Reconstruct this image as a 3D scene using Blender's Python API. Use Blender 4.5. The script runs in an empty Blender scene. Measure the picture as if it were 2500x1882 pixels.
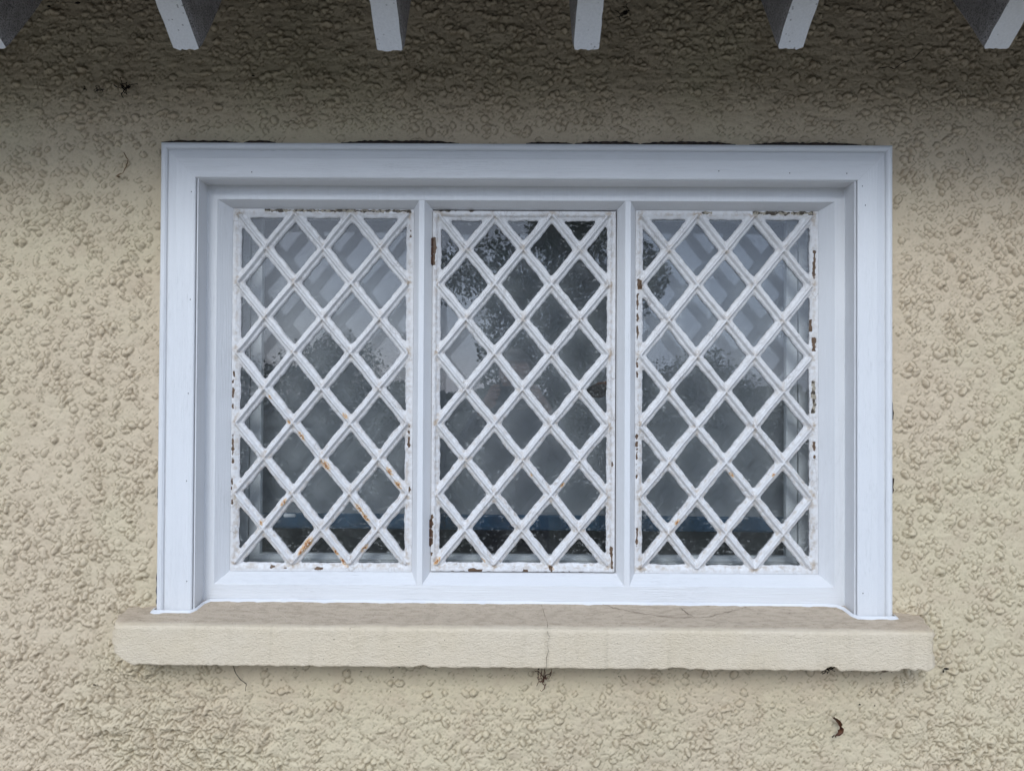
import bpy, bmesh, math, random
import numpy as np
from mathutils import Vector, Matrix
random.seed(7)
RNG = np.random.RandomState(11)
R = math.radians
scn = bpy.context.scene
COL = scn.collection

# ------------------------------------------------------------------ camera, world, sun, exposure
CAM = (-0.02230, -1.52605, 0.44431)
YAW, PITCH, ROLL = 0.00297648, 0.01071501, -0.00528475
cd = bpy.data.cameras.new('camera'); cam = bpy.data.objects.new('camera', cd); COL.objects.link(cam)
Mr = Matrix.Rotation(YAW, 3, 'Z') @ Matrix.Rotation(PITCH, 3, 'X') @ Matrix.Rotation(ROLL, 3, 'Y')
rt, fw, up = Mr.col[0], Mr.col[1], Mr.col[2]
cam.matrix_world = Matrix(((rt[0], up[0], -fw[0], CAM[0]), (rt[1], up[1], -fw[1], CAM[1]), (rt[2], up[2], -fw[2], CAM[2]), (0, 0, 0, 1)))
cd.sensor_fit = 'HORIZONTAL'; cd.sensor_width = 36; cd.lens = 36 * 1806 / 2500
cd.clip_start = 0.02; cd.clip_end = 2000
scn.camera = cam

SUN_EL = R(33)
w = bpy.data.worlds.new('World'); scn.world = w; w.use_nodes = True
nt = w.node_tree; bg = nt.nodes['Background']; sky = nt.nodes.new('ShaderNodeTexSky')
sky.sky_type = 'NISHITA'; sky.sun_disc = False; sky.sun_elevation = SUN_EL; sky.sun_rotation = R(190)
sky.dust_density = 1.2; sky.air_density = 1.0; sky.ozone_density = 1.0
cl = nt.nodes.new('ShaderNodeMix'); cl.data_type = 'RGBA'      # thin overcast over the clear sky
tc = nt.nodes.new('ShaderNodeTexCoord'); cn = nt.nodes.new('ShaderNodeTexNoise'); cn.inputs['Scale'].default_value = 2.2; cn.inputs['Detail'].default_value = 5
cr = nt.nodes.new('ShaderNodeMapRange'); cr.inputs[1].default_value = .3; cr.inputs[2].default_value = .7; cr.inputs[3].default_value = .80; cr.inputs[4].default_value = .97
nt.links.new(tc.outputs['Generated'], cn.inputs['Vector']); nt.links.new(cn.outputs['Fac'], cr.inputs[0]); nt.links.new(cr.outputs[0], cl.inputs[0])
nt.links.new(sky.outputs[0], cl.inputs[6]); cl.inputs[7].default_value = (4.9, 6.0, 8.1, 1)
nt.links.new(cl.outputs[2], bg.inputs[0]); bg.inputs[1].default_value = 0.15
sl = bpy.data.lights.new('sun', 'SUN'); sl.energy = 1.4; sl.angle = R(24); sl.color = (.91, .96, 1.0)
so = bpy.data.objects.new('sun', sl); COL.objects.link(so)
so.rotation_euler = (R(90) - SUN_EL, 0, R(-10))          # light travels towards +Y and down: the sun stands behind the camera
scn.view_settings.view_transform = 'Standard'; scn.view_settings.look = 'None'
scn.view_settings.exposure = 0.40; scn.view_settings.gamma = 1.0
scn.cycles.transparent_max_bounces = 32
scn.cycles.max_bounces = 10

# ------------------------------------------------------------------ helpers
def setp(o, label=None, cat=None, group=None, kind=None):
    if label: o['label'] = label
    if cat: o['category'] = cat
    if group: o['group'] = group
    if kind: o['kind'] = kind
    return o

def empty(name, loc, label, cat, group=None):
    o = bpy.data.objects.new(name, None); COL.objects.link(o); o.location = loc
    o.empty_display_size = 0.1
    return setp(o, label, cat, group)

def link(name, me, mat, parent=None, smooth=False):
    o = bpy.data.objects.new(name, me); COL.objects.link(o)
    for m in (mat if isinstance(mat, (list, tuple)) else [mat]): me.materials.append(m)
    if smooth: me.polygons.foreach_set('use_smooth', [True] * len(me.polygons))
    if parent:
        bpy.context.view_layer.update()
        o.parent = parent; o.matrix_parent_inverse = parent.matrix_world.inverted()
    return o

def mesh(name, V, F, mat, parent=None, smooth=False):
    me = bpy.data.meshes.new(name); me.from_pydata([tuple(map(float, v)) for v in V], [], F); me.update()
    return link(name, me, mat, parent, smooth)

def npmesh(name, V, Q, mat, parent=None, attrs=None, smooth=True):
    """V (n,3) float, Q (m,4) int"""
    me = bpy.data.meshes.new(name)
    me.vertices.add(len(V)); me.vertices.foreach_set('co', np.asarray(V, np.float32).ravel())
    Q = np.asarray(Q, np.int32); m = len(Q)
    me.loops.add(m * 4); me.loops.foreach_set('vertex_index', Q.ravel())
    me.polygons.add(m); me.polygons.foreach_set('loop_start', np.arange(m, dtype=np.int32) * 4)
    me.polygons.foreach_set('loop_total', np.full(m, 4, np.int32))
    me.update(calc_edges=True); me.validate()
    for k, a in (attrs or {}).items():
        at = me.attributes.new(k, 'FLOAT', 'POINT'); at.data.foreach_set('value', np.asarray(a, np.float32).ravel())
    if smooth: me.polygons.foreach_set('use_smooth', np.ones(m, bool))
    o = bpy.data.objects.new(name, me); COL.objects.link(o)
    me.materials.append(mat)
    if parent:
        bpy.context.view_layer.update()
        o.parent = parent; o.matrix_parent_inverse = parent.matrix_world.inverted()
    return o

class MB:
    def __init__(s): s.v = []; s.f = []
    def add(s, V, F):
        n = len(s.v); s.v += [tuple(v) for v in V]; s.f += [tuple(i + n for i in f) for f in F]
    def box(s, x0, x1, y0, y1, z0, z1, b=0.0):
        if b <= 0:
            V = [(x, y, z) for x in (x0, x1) for y in (y0, y1) for z in (z0, z1)]
            s.add(V, [(0, 1, 3, 2), (4, 6, 7, 5), (0, 4, 5, 1), (2, 3, 7, 6), (0, 2, 6, 4), (1, 5, 7, 3)]); return
        bm = bmesh.new(); bmesh.ops.create_cube(bm, size=1)
        for v in bm.verts: v.co = Vector(((x0 + x1) / 2 + v.co.x * (x1 - x0), (y0 + y1) / 2 + v.co.y * (y1 - y0), (z0 + z1) / 2 + v.co.z * (z1 - z0)))
        bmesh.ops.bevel(bm, geom=bm.edges[:] + bm.verts[:], offset=b, segments=2, affect='EDGES')
        bm.verts.index_update(); s.add([v.co[:] for v in bm.verts], [[v.index for v in f.verts] for f in bm.faces]); bm.free()
    def tube(s, pts, r, n=6):
        pts = [Vector(p) for p in pts]; N = len(pts)
        rr = r if isinstance(r, (list, tuple)) else [r] * N
        V = []; F = []
        for i, p in enumerate(pts):
            t = (pts[min(i + 1, N - 1)] - pts[max(i - 1, 0)]).normalized()
            a = t.cross(Vector((0.31, 1, 0.17))).normalized(); b = t.cross(a)
            for k in range(n):
                q = 2 * math.pi * k / n; V.append(p + (a * math.cos(q) + b * math.sin(q)) * rr[i])
        for i in range(N - 1):
            for k in range(n): F.append((i * n + k, i * n + (k + 1) % n, (i + 1) * n + (k + 1) % n, (i + 1) * n + k))
        F.append(tuple(range(n))[::-1]); F.append(tuple((N - 1) * n + k for k in range(n)))
        s.add(V, F)
    def build(s, name, mat, parent=None, smooth=False): return mesh(name, s.v, s.f, mat, parent, smooth)

# numpy gradient noise
def perlin(x, z, scale, seed):
    rs = np.random.RandomState(seed); n = 256
    ang = rs.rand(n, n) * 2 * np.pi; gx, gz = np.cos(ang), np.sin(ang)
    X = x / scale + 1000.37; Z = z / scale + 1000.73
    i = np.floor(X).astype(int); j = np.floor(Z).astype(int); fx = X - i; fz = Z - j
    u = fx ** 3 * (fx * (fx * 6 - 15) + 10); v = fz ** 3 * (fz * (fz * 6 - 15) + 10)
    def g(a, b):
        ii = (i + a) % n; jj = (j + b) % n
        return gx[ii, jj] * (fx - a) + gz[ii, jj] * (fz - b)
    return 1.4 * ((g(0, 0) * (1 - u) + g(1, 0) * u) * (1 - v) + (g(0, 1) * (1 - u) + g(1, 1) * u) * v)
def fbm(x, z, scale, seed, oct=3, gain=0.5):
    s = 0; a = 1; t = 0
    for k in range(oct): s = s + a * perlin(x, z, scale / 2 ** k, seed + k); t += a; a *= gain
    return s / t
def sstep(a, b, x):
    t = np.clip((x - a) / (b - a), 0, 1); return t * t * (3 - 2 * t)

# ------------------------------------------------------------------ materials
class N:
    """tiny node-tree writer"""
    def __init__(s, name):
        s.m = bpy.data.materials.new(name); s.m.use_nodes = True; s.t = s.m.node_tree; s.t.nodes.clear()
        s.out = s.new('ShaderNodeOutputMaterial')
    def new(s, typ, ins=None, **kw):
        n = s.t.nodes.new(typ)
        for k, v in kw.items(): setattr(n, k, v)
        for k, v in (ins or {}).items(): s.put(n.inputs[k], v)
        return n
    def put(s, sock, v):
        if isinstance(v, bpy.types.NodeSocket): s.t.links.new(v, sock)
        elif isinstance(v, (tuple, list)) and len(v) == 3 and sock.type == 'RGBA': sock.default_value = (*v, 1)
        else: sock.default_value = v
    def coord(s): return s.new('ShaderNodeTexCoord').outputs['Object']
    def attr(s, nm): return s.new('ShaderNodeAttribute', attribute_name=nm).outputs['Fac']
    def scaled(s, c, sc): return s.new('ShaderNodeVectorMath', {0: c, 1: sc}, operation='MULTIPLY').outputs[0]
    def noise(s, vec, scale, detail=3, rough=.55): return s.new('ShaderNodeTexNoise', {'Vector': vec, 'Scale': scale, 'Detail': detail, 'Roughness': rough}).outputs['Fac']
    def vor(s, vec, scale, feature='F1', rnd=1.0): return s.new('ShaderNodeTexVoronoi', {'Vector': vec, 'Scale': scale, 'Randomness': rnd}, feature=feature).outputs['Distance']
    def ramp(s, f, a, b, lo=0., hi=1.): return s.new('ShaderNodeMapRange', {0: f, 1: a, 2: b, 3: lo, 4: hi}, interpolation_type='SMOOTHSTEP').outputs[0]
    def math(s, op, a, b=0.): return s.new('ShaderNodeMath', {0: a, 1: b}, operation=op).outputs[0]
    def mix(s, f, a, b):
        n = s.new('ShaderNodeMix', data_type='RGBA'); s.put(n.inputs[0], f); s.put(n.inputs[6], a); s.put(n.inputs[7], b); return n.outputs[2]
    def bump(s, h, dist, strength=1.0, normal=None):
        ins = {'Height': h, 'Distance': dist, 'Strength': strength}
        if normal: ins['Normal'] = normal
        return s.new('ShaderNodeBump', ins).outputs[0]
    def bsdf(s, col, rough=.6, normal=None, spec=.5, **kw):
        ins = {'Base Color': col, 'Roughness': rough, 'Specular IOR Level': spec}
        if normal: ins['Normal'] = normal
        ins.update(kw)
        return s.new('ShaderNodeBsdfPrincipled', ins).outputs[0]
    def done(s, sh): s.t.links.new(sh, s.out.inputs[0]); return s.m

def m_wall():
    n = N('painted_roughcast'); c = n.coord()
    big = n.noise(c, 1.6, 3); mid = n.noise(c, 14, 4); fine = n.noise(c, 420, 3); f2 = n.noise(c, 1300, 2)
    col = n.mix(n.ramp(big, .40, .60), (.680, .555, .395), (.664, .562, .385))
    col = n.mix(n.ramp(mid, .42, .72, 0, .6), col, (.60, .48, .335))
    col = n.mix(n.math('MULTIPLY', n.attr('grime_shade'), .62), col, (.15, .105, .055))  # dirt mixed with painted crease and eaves shade
    col = n.mix(n.math('MULTIPLY', n.ramp(n.noise(c, 60, 4), .66, .74), .25), col, (.30, .25, .17))
    b = n.bump(fine, .0034, .8); b = n.bump(f2, .0010, .7, b)
    return n.done(n.bsdf(col, .85, b, .2))
def m_sill():
    n = N('painted_concrete'); c = n.coord()
    fine = n.noise(n.scaled(c, (.8, 1, 1.3)), 300, 3, .6); f2 = n.noise(c, 900, 2)
    col = n.mix(n.ramp(n.noise(c, 6, 3), .35, .65), (.69, .575, .415), (.71, .60, .45))
    wth = n.attr('weather')
    st = n.noise(n.scaled(c, (1, 2.6, 2.6)), 38, 5, .65)
    top = n.mix(n.ramp(st, .42, .66), (.545, .44, .325), (.43, .34, .245))
    top = n.mix(n.ramp(n.noise(n.scaled(c, (4, 10, 10)), 8, 4), .55, .72, 0, .6), top, (.58, .465, .345))
    col = n.mix(n.ramp(n.noise(n.scaled(c, (22, 1, 1.5)), 1.6, 4, .6), .52, .74, 0, .30), col, (.42, .35, .24))
    col = n.mix(n.ramp(n.vor(c, 48), .05, .075, .75, 0), col, n.mix(n.ramp(n.noise(c, 20, 2), .52, .56), col, (.12, .09, .05)))
    top = n.mix(n.ramp(n.noise(n.scaled(c, (1, 3, 1)), 150, 4), .62, .70, 0, .75), top, (.15, .105, .07))
    col = n.mix(wth, col, top)
    b = n.bump(fine, .0048, .8); b = n.bump(f2, .0008, .6, b)
    return n.done(n.bsdf(col, .65, b, .35))
def m_white(name='fresh_white_gloss', grain=(1, 60, 60), col=(.70, .698, .70)):
    n = N(name); c = n.coord()
    g = n.noise(n.scaled(c, grain), 14, 4, .6); f = n.noise(c, 700, 2)
    colr = n.mix(n.ramp(n.noise(n.scaled(c, grain), 4, 3), .4, .7, 0, .5), col, tuple(v * .955 for v in col))
    colr = n.mix(n.math('MULTIPLY', n.ramp(n.noise(c, 900, 1), .70, .74), .35), colr, (.35, .36, .38))
    ln = n.ramp(n.noise(n.scaled(c, tuple(v * 6 for v in grain)), 9, 3, .6), .60, .70)
    ln = n.math('MULTIPLY', ln, n.ramp(n.noise(c, 5, 2), .42, .62)); colr = n.mix(n.math('MULTIPLY', ln, .45), colr, (.55, .55, .57))
    b = n.bump(g, .0016, .7); b = n.bump(n.math('SUBTRACT', 1., ln), .0006, .6, b); b = n.bump(f, .0004, .5, b)
    return n.done(n.bsdf(colr, n.ramp(g, .3, .7, .30, .44), b, .5))
def m_old():
    n = N('old_white_paint'); c = n.coord()
    mid = n.noise(c, 70, 4, .6); f = n.noise(c, 480, 3, .6)
    col = n.mix(n.ramp(mid, .35, .7), (.685, .675, .67), (.61, .595, .585))
    ck = n.new('ShaderNodeTexVoronoi', {'Vector': n.scaled(c, (1, 1, .45)), 'Scale': 130.0}, feature='DISTANCE_TO_EDGE').outputs['Distance']
    crk = n.math('MULTIPLY', n.ramp(ck, .0, .045, 1, 0), n.ramp(n.noise(c, 26, 2), .52, .66))
    col = n.mix(n.math('MULTIPLY', crk, .5), col, (.20, .15, .11))
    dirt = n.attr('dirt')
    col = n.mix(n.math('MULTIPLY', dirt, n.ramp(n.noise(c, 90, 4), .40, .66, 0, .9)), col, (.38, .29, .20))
    rust = n.math('MULTIPLY', n.attr('rust'), n.ramp(n.noise(c, 260, 3), .30, .58))
    col = n.mix(n.ramp(rust, .05, .45, 0, .85), col, (.62, .36, .12)); col = n.mix(n.ramp(rust, .38, .8), col, (.30, .10, .025))
    pl = n.attr('peel')
    wood = n.mix(n.noise(n.scaled(c, (1, 1, 1)), 150, 4), (.022, .013, .008), (.20, .115, .06))
    wood = n.mix(n.attr('tan'), wood, n.mix(n.ramp(n.noise(c, 110, 4), .45, .55), (.33, .29, .22), (.05, .035, .02)))
    col = n.mix(n.ramp(pl, .45, .55), col, wood)
    b = n.bump(mid, .004, .35); b = n.bump(f, .0014, .55, b); b = n.bump(n.math('SUBTRACT', 1., crk), .0008, .6, b)
    return n.done(n.bsdf(col, n.ramp(mid, .3, .7, .38, .6), b, .45))
def m_glass(name, dirty):
    n = N(name); c = n.coord(); geo = n.new('ShaderNodeNewGeometry')
    ior = n.ramp(geo.outputs['Backfacing'], 0, 1, 1.52, 1 / 1.52)
    wav = n.bump(n.noise(c, 7, 1), .0012 if dirty else .0002, .05)
    fr = n.new('ShaderNodeFresnel', {'IOR': ior, 'Normal': wav}).outputs[0]
    tr = n.new('ShaderNodeBsdfTransparent', {'Color': (.962, .967, .970)}).outputs[0]
    gl = n.new('ShaderNodeBsdfGlossy', {'Color': (1, 1, 1), 'Roughness': .0, 'Normal': wav}).outputs[0]
    sh = n.new('ShaderNodeMixShader', {0: fr, 1: tr, 2: gl}).outputs[0]
    if dirty:
        edge = n.attr('edge')                                     # 1 beside the putty, 0 in the open pane
        sm = n.ramp(n.noise(n.scaled(c, (1, 1, 1.6)), 95, 5, .65), .52, .70)
        speck = n.math('MAXIMUM', n.ramp(n.vor(c, 95), .11, .16, 1, 0), n.ramp(n.vor(c, 210), .13, .2, 1, 0))
        speck = n.math('MULTIPLY', speck, n.ramp(n.noise(c, 30, 3), .46, .58))
        haze = n.ramp(n.noise(c, 7, 4), .35, .75, .004, .022)
        d = n.math('ADD', n.math('MULTIPLY', n.math('MULTIPLY', sm, edge), .32), n.math('MULTIPLY', speck, .20)); d = n.math('ADD', d, haze)
        d = n.math('MINIMUM', d, .9)
        df = n.new('ShaderNodeBsdfDiffuse', {'Color': (.62, .63, .61)}).outputs[0]
        sh = n.new('ShaderNodeMixShader', {0: d, 1: sh, 2: df}).outputs[0]
    return n.done(sh)
def m_plain(name, a, b, scale=20, rough=.7, bd=.001, spec=.4, stretch=(1, 1, 1), **kw):
    n = N(name); c = n.scaled(n.coord(), stretch); f = n.noise(c, scale, 4, .6)
    return n.done(n.bsdf(n.mix(n.ramp(f, .32, .68), a, b), rough, n.bump(f, bd, .6), spec, **kw))
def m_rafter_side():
    n = N('grey_rafter_side_paint'); c = n.coord()
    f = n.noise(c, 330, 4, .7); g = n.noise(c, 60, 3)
    col = n.mix(n.ramp(g, .3, .7), (.36, .34, .335), (.27, .255, .25)); col = n.mix(n.ramp(f, .46, .62, .0, .8), col, (.09, .083, .08))  # mottled grey, darker than the rafter ends
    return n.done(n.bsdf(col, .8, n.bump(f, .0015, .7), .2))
def m_rafter_end():
    n = N('white_rafter_end_paint'); c = n.coord(); f = n.noise(c, 260, 3, .6)
    col = n.mix(n.ramp(f, .3, .7), (.72, .73, .75), (.66, .67, .69))
    pit = n.math('MULTIPLY', n.ramp(n.vor(c, 110), .12, .22, 1, 0), n.ramp(n.noise(c, 14, 2), .42, .52))
    col = n.mix(n.math('MULTIPLY', pit, .7), col, (.2, .2, .21))
    return n.done(n.bsdf(col, .5, n.bump(f, .0012, .5), .4))

W_WALL = m_wall(); W_SILL = m_sill()
W_WHITE_H = m_white('fresh_white_gloss_across', (1, 40, 40)); W_WHITE_V = m_white('fresh_white_gloss_upright', (40, 40, 1))
W_OLD = m_old(); W_GLASS = m_glass('old_dusty_glass', True); W_GLASS2 = m_glass('clean_inner_glass', False)
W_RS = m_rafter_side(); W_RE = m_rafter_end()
W_DARK = m_plain('dark_timber_and_gap_shade', (.012, .009, .007), (.05, .032, .02), 120, .85, .002)  # old timber strips, and the dark painted into the casement gap
W_BLACK = m_plain('blackened_cobweb_dirt', (.006, .005, .004), (.022, .016, .012), 200, .9, .001, .2)
W_BROWN = m_plain('dry_brown_leaf', (.13, .045, .016), (.045, .018, .008), 90, .7, .001)
W_TWIG = m_plain('dry_brown_fibre', (.27, .17, .09), (.16, .10, .05), 90, .8, .0005)
W_CRACK = m_plain('hairline_crack', (.13, .10, .07), (.26, .20, .14), 90, .9, .0002)
W_RUST = m_plain('rusty_iron', (.09, .035, .014), (.025, .014, .009), 140, .8, .001)
W_LATCH = m_plain('black_flaking_iron', (.006, .005, .0045), (.016, .010, .007), 120, .55, .001)
W_ALU = m_plain('white_coated_aluminium', (.62, .64, .64), (.58, .60, .60), 30, .45, .0003)
W_BLIND = m_plain('grey_blind_cloth', (.30, .315, .325), (.27, .285, .295), 9, .85, .0005)
W_BLUE = m_plain('blue_blind_hem', (.018, .075, .14), (.015, .06, .115), 40, .6, .0004)
W_STONE = m_plain('dark_inner_board', (.018, .018, .02), (.05, .05, .052), 130, .5, .0004)
W_ROOM = m_plain('dim_room_plaster', (.16, .155, .15), (.13, .13, .125), 8, .9, .001)
W_BOARD = m_plain('dark_roof_boarding', (.07, .06, .05), (.045, .04, .035), 12, .8, .001, .3, (1, 30, 30))
W_TILE = m_plain('brown_clay_tile', (.16, .07, .045), (.10, .05, .035), 20, .8, .002)
W_GUT = m_plain('black_gutter_plastic', (.02, .02, .022), (.03, .03, .032), 15, .4, .0003)
W_BRICK = m_plain('inner_masonry', (.30, .26, .21), (.24, .21, .17), 15, .9, .002)
W_PATIO = m_plain('pale_concrete_paving', (.30, .285, .26), (.24, .23, .21), 5, .85, .003)
W_LAWN = m_plain('lawn_grass', (.028, .036, .018), (.020, .027, .014), 9, .9, .01)
W_LEAF = m_plain('dark_tree_leaves', (.035, .055, .02), (.06, .085, .03), 3, .7, .001)
W_BARK = m_plain('tree_bark', (.09, .07, .05), (.05, .04, .03), 30, .9, .005)

# ------------------------------------------------------------------ the roughcast wall
HOLE = (-.743, .743, -.045, .949)
def axis(a, b, step, lo, hi, mid):
    core = np.arange(a, b + step / 2, step)
    def grow(s, e, d):
        out = []; q = step; p = s
        while (p < e if d > 0 else p > e): q = min(q * 1.05, .0042) if abs(p - s) < mid else q * 1.35; p += d * min(q, .12); out.append(p)
        return np.array(out)
    return np.concatenate([grow(a, lo, -1)[::-1], core, grow(b, hi, 1)])
gx = axis(-1.20, 1.16, .0019, -4.0, 4.0, .75); gz = axis(-.42, 1.36, .0019, -1.15, 1.56, .30)
X, Z = np.meshgrid(gx, gz, indexing='ij')
def wall_height(X, Z):
    dcas = np.maximum(np.maximum(-.75 - X, X - .75), np.maximum(-.02 - Z, Z - .956))      # distance out from the casing
    dx = np.maximum(np.maximum(-.75 - X, X - .75), 0)
    near = sstep(.0, .022, np.maximum(dcas, 0)) * .85 + .15
    crust = sstep(.0, .22, .12 - np.hypot((X + .72) / 1.25, (Z + .33)) + .12) * sstep(-.02, -.12, Z + .05 * perlin(X, Z, .12, 5))
    crust = np.clip(crust + .22 * sstep(-.10, -.25, Z) + .5 * sstep(.14, .02, np.hypot((X - .88) / .8, (Z + .30))) , 0, 1)
    h = .0030 * perlin(X, Z, .22, 1) + .0012 * fbm(X, Z, .06, 2, 2)
    und = fbm(X, Z, .024, 9, 3, .5)
    h += .0019 * und * near + .0013 * fbm(X, Z * 1.15, .014, 19, 2) * near
    wX = X + .006 * perlin(X, Z, .03, 77); wZ = Z + .006 * perlin(X, Z, .03, 78)
    bil = 0; amp = 1; sc = .050
    for k in range(4): bil = bil + amp * (np.abs(perlin(wX, wZ * 1.25, sc, 31 + k)) - .25); amp *= .62; sc *= .5
    big = fbm(X, Z, .09, 37, 2)
    h += near * (.0020 + .0230 * crust) * (.55 * bil + .5 * crust * big)
    # broken mortar packed round the left end of the sill
    pack = np.exp(-(((X + .795) / .060) ** 2 + ((Z + .110) / .038) ** 2) ** 1.5)
    h += pack * (.012 + .016 * bil)
    pk2 = np.exp(-(((X - .812) / .022) ** 2 + ((Z + .045) / .060) ** 2) ** 1.5) + np.exp(-(((X + .800) / .035) ** 2 + ((Z - .002) / .016) ** 2) ** 1.5) + .8 * np.exp(-(((X - .790) / .030) ** 2 + ((Z - .006) / .018) ** 2) ** 1.5)
    h += pk2 * (.010 + .014 * bil)
    h += near * (.0007 * fbm(X, Z, .0075, 51, 2) + .0010 * np.clip(fbm(X, Z, .018, 54, 3), 0, 1))
    h += sstep(.96, 1.06, Z) * .0024 * fbm(X * .5, Z * 1.7, .022, 57, 3)
    return h, crust, near, dcas
H, CR, NE, DC = wall_height(X, Z)
# roughcast nodules
rs = np.random.RandomState(3); n_nod = 76000
for k in range(n_nod):
    cx = rs.uniform(-1.90, 1.86); cz = rs.uniform(-.70, 1.50)
    if HOLE[0] < cx < HOLE[1] and HOLE[2] < cz < HOLE[3]: continue
    dc = max(-.75 - cx, cx - .75, -.02 - cz, cz - .956)
    den = .75 + .35 * math.sin(cx * 9 + 2 * math.sin(cz * 7)) * math.cos(cz * 11 + cx * 4)
    if dc < .03: den *= .35
    if cz < -.09 and -.62 < cx < .7: den *= .62 if cz < -.2 else .30
    r = min(.0076, max(.0022, .0038 * math.exp(rs.normal(0, .38))))
    if rs.rand() > den: continue
    asp = rs.uniform(.72, 1.3); th = rs.uniform(0, 3.14); hh = r * rs.uniform(.42, .92)
    if cz > .96: hh *= .95; asp *= 1.18; th *= .12
    R_ = r * 1.4
    i0, i1 = np.searchsorted(gx, (cx - R_, cx + R_)); j0, j1 = np.searchsorted(gz, (cz - R_, cz + R_))
    if i1 - i0 < 2 or j1 - j0 < 2: continue
    dX = X[i0:i1, j0:j1] - cx; dZ = Z[i0:i1, j0:j1] - cz
    a = (dX * math.cos(th) + dZ * math.sin(th)) / asp; b = (-dX * math.sin(th) + dZ * math.cos(th)) * asp
    wob = 1 + .07 * np.sin(2 * np.arctan2(b, a) + th * 5)
    q = np.hypot(a, b) / r * wob
    bump_ = hh * np.clip(1 - q ** 2.2, 0, 1) ** .72
    if rs.rand() < .10: bump_ -= .45 * hh * np.clip(1 - (q / .55) ** 2, 0, 1)      # ring-like broken blisters
    H[i0:i1, j0:j1] += bump_
H -= .0035
H *= sstep(2.05, 1.85, np.abs(X + .02)) * sstep(-.76, -.68, Z)
H = np.clip(H, -.014, .024)
# dirt in creases and below the eaves, with crease and eaves shade painted in
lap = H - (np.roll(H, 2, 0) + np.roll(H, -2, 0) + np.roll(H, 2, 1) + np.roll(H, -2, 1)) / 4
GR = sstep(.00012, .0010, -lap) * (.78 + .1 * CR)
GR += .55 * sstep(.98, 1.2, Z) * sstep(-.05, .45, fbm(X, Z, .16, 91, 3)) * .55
GR += .24 * sstep(.96, 1.16, Z)  # even darkening of the wall top, painted as eaves shade
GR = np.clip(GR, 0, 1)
nx, nz = X.shape
V = np.stack([X, -H, Z], -1).reshape(-1, 3)
idx = np.arange(nx * nz).reshape(nx, nz)
Q = np.stack([idx[:-1, :-1], idx[1:, :-1], idx[1:, 1:], idx[:-1, 1:]], -1)
xc = (gx[:-1] + gx[1:]) / 2; zc = (gz[:-1] + gz[1:]) / 2
XC, ZC = np.meshgrid(xc, zc, indexing='ij')
keep = ~((XC > HOLE[0]) & (XC < HOLE[1]) & (ZC > HOLE[2]) & (ZC < HOLE[3]))
Q = Q[keep]
used = np.zeros(nx * nz, bool); used[Q.ravel()] = True; remap = np.cumsum(used) - 1
wall = npmesh('house_wall', V[used], remap[Q], W_WALL, None, {'grime_shade': GR.ravel()[used]})
setp(wall, 'cream painted roughcast wall with knobbly render around the white lattice window', 'wall')

def rings(mb, levels, faces='TRBL', order=True):
    """loft between rectangles (xl, xr, zb, zt, y)"""
    P = []
    for (xl, xr, zb, zt, y) in levels: P.append([(xl, y, zb), (xr, y, zb), (xr, y, zt), (xl, y, zt)])
    sides = {'B': (0, 1), 'R': (1, 2), 'T': (2, 3), 'L': (3, 0)}
    for a, b in zip(P[:-1], P[1:]):
        for s in faces:
            i, j = sides[s]; mb.add([a[i], a[j], b[j], b[i]], [(0, 1, 2, 3)])

mb = MB()   # masonry behind the render: front left open, jambs and back of the wall
rings(mb, [(-3.9, 3.9, -1.12, 1.5, .03), (-3.9, 3.9, -1.12, 1.5, .30), (-.66, .66, -.02, .90, .30), (-.66, .66, -.02, .90, .03), (-3.9, 3.9, -1.12, 1.5, .03)])
mb.build('inner_masonry', W_BRICK, wall)

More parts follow.
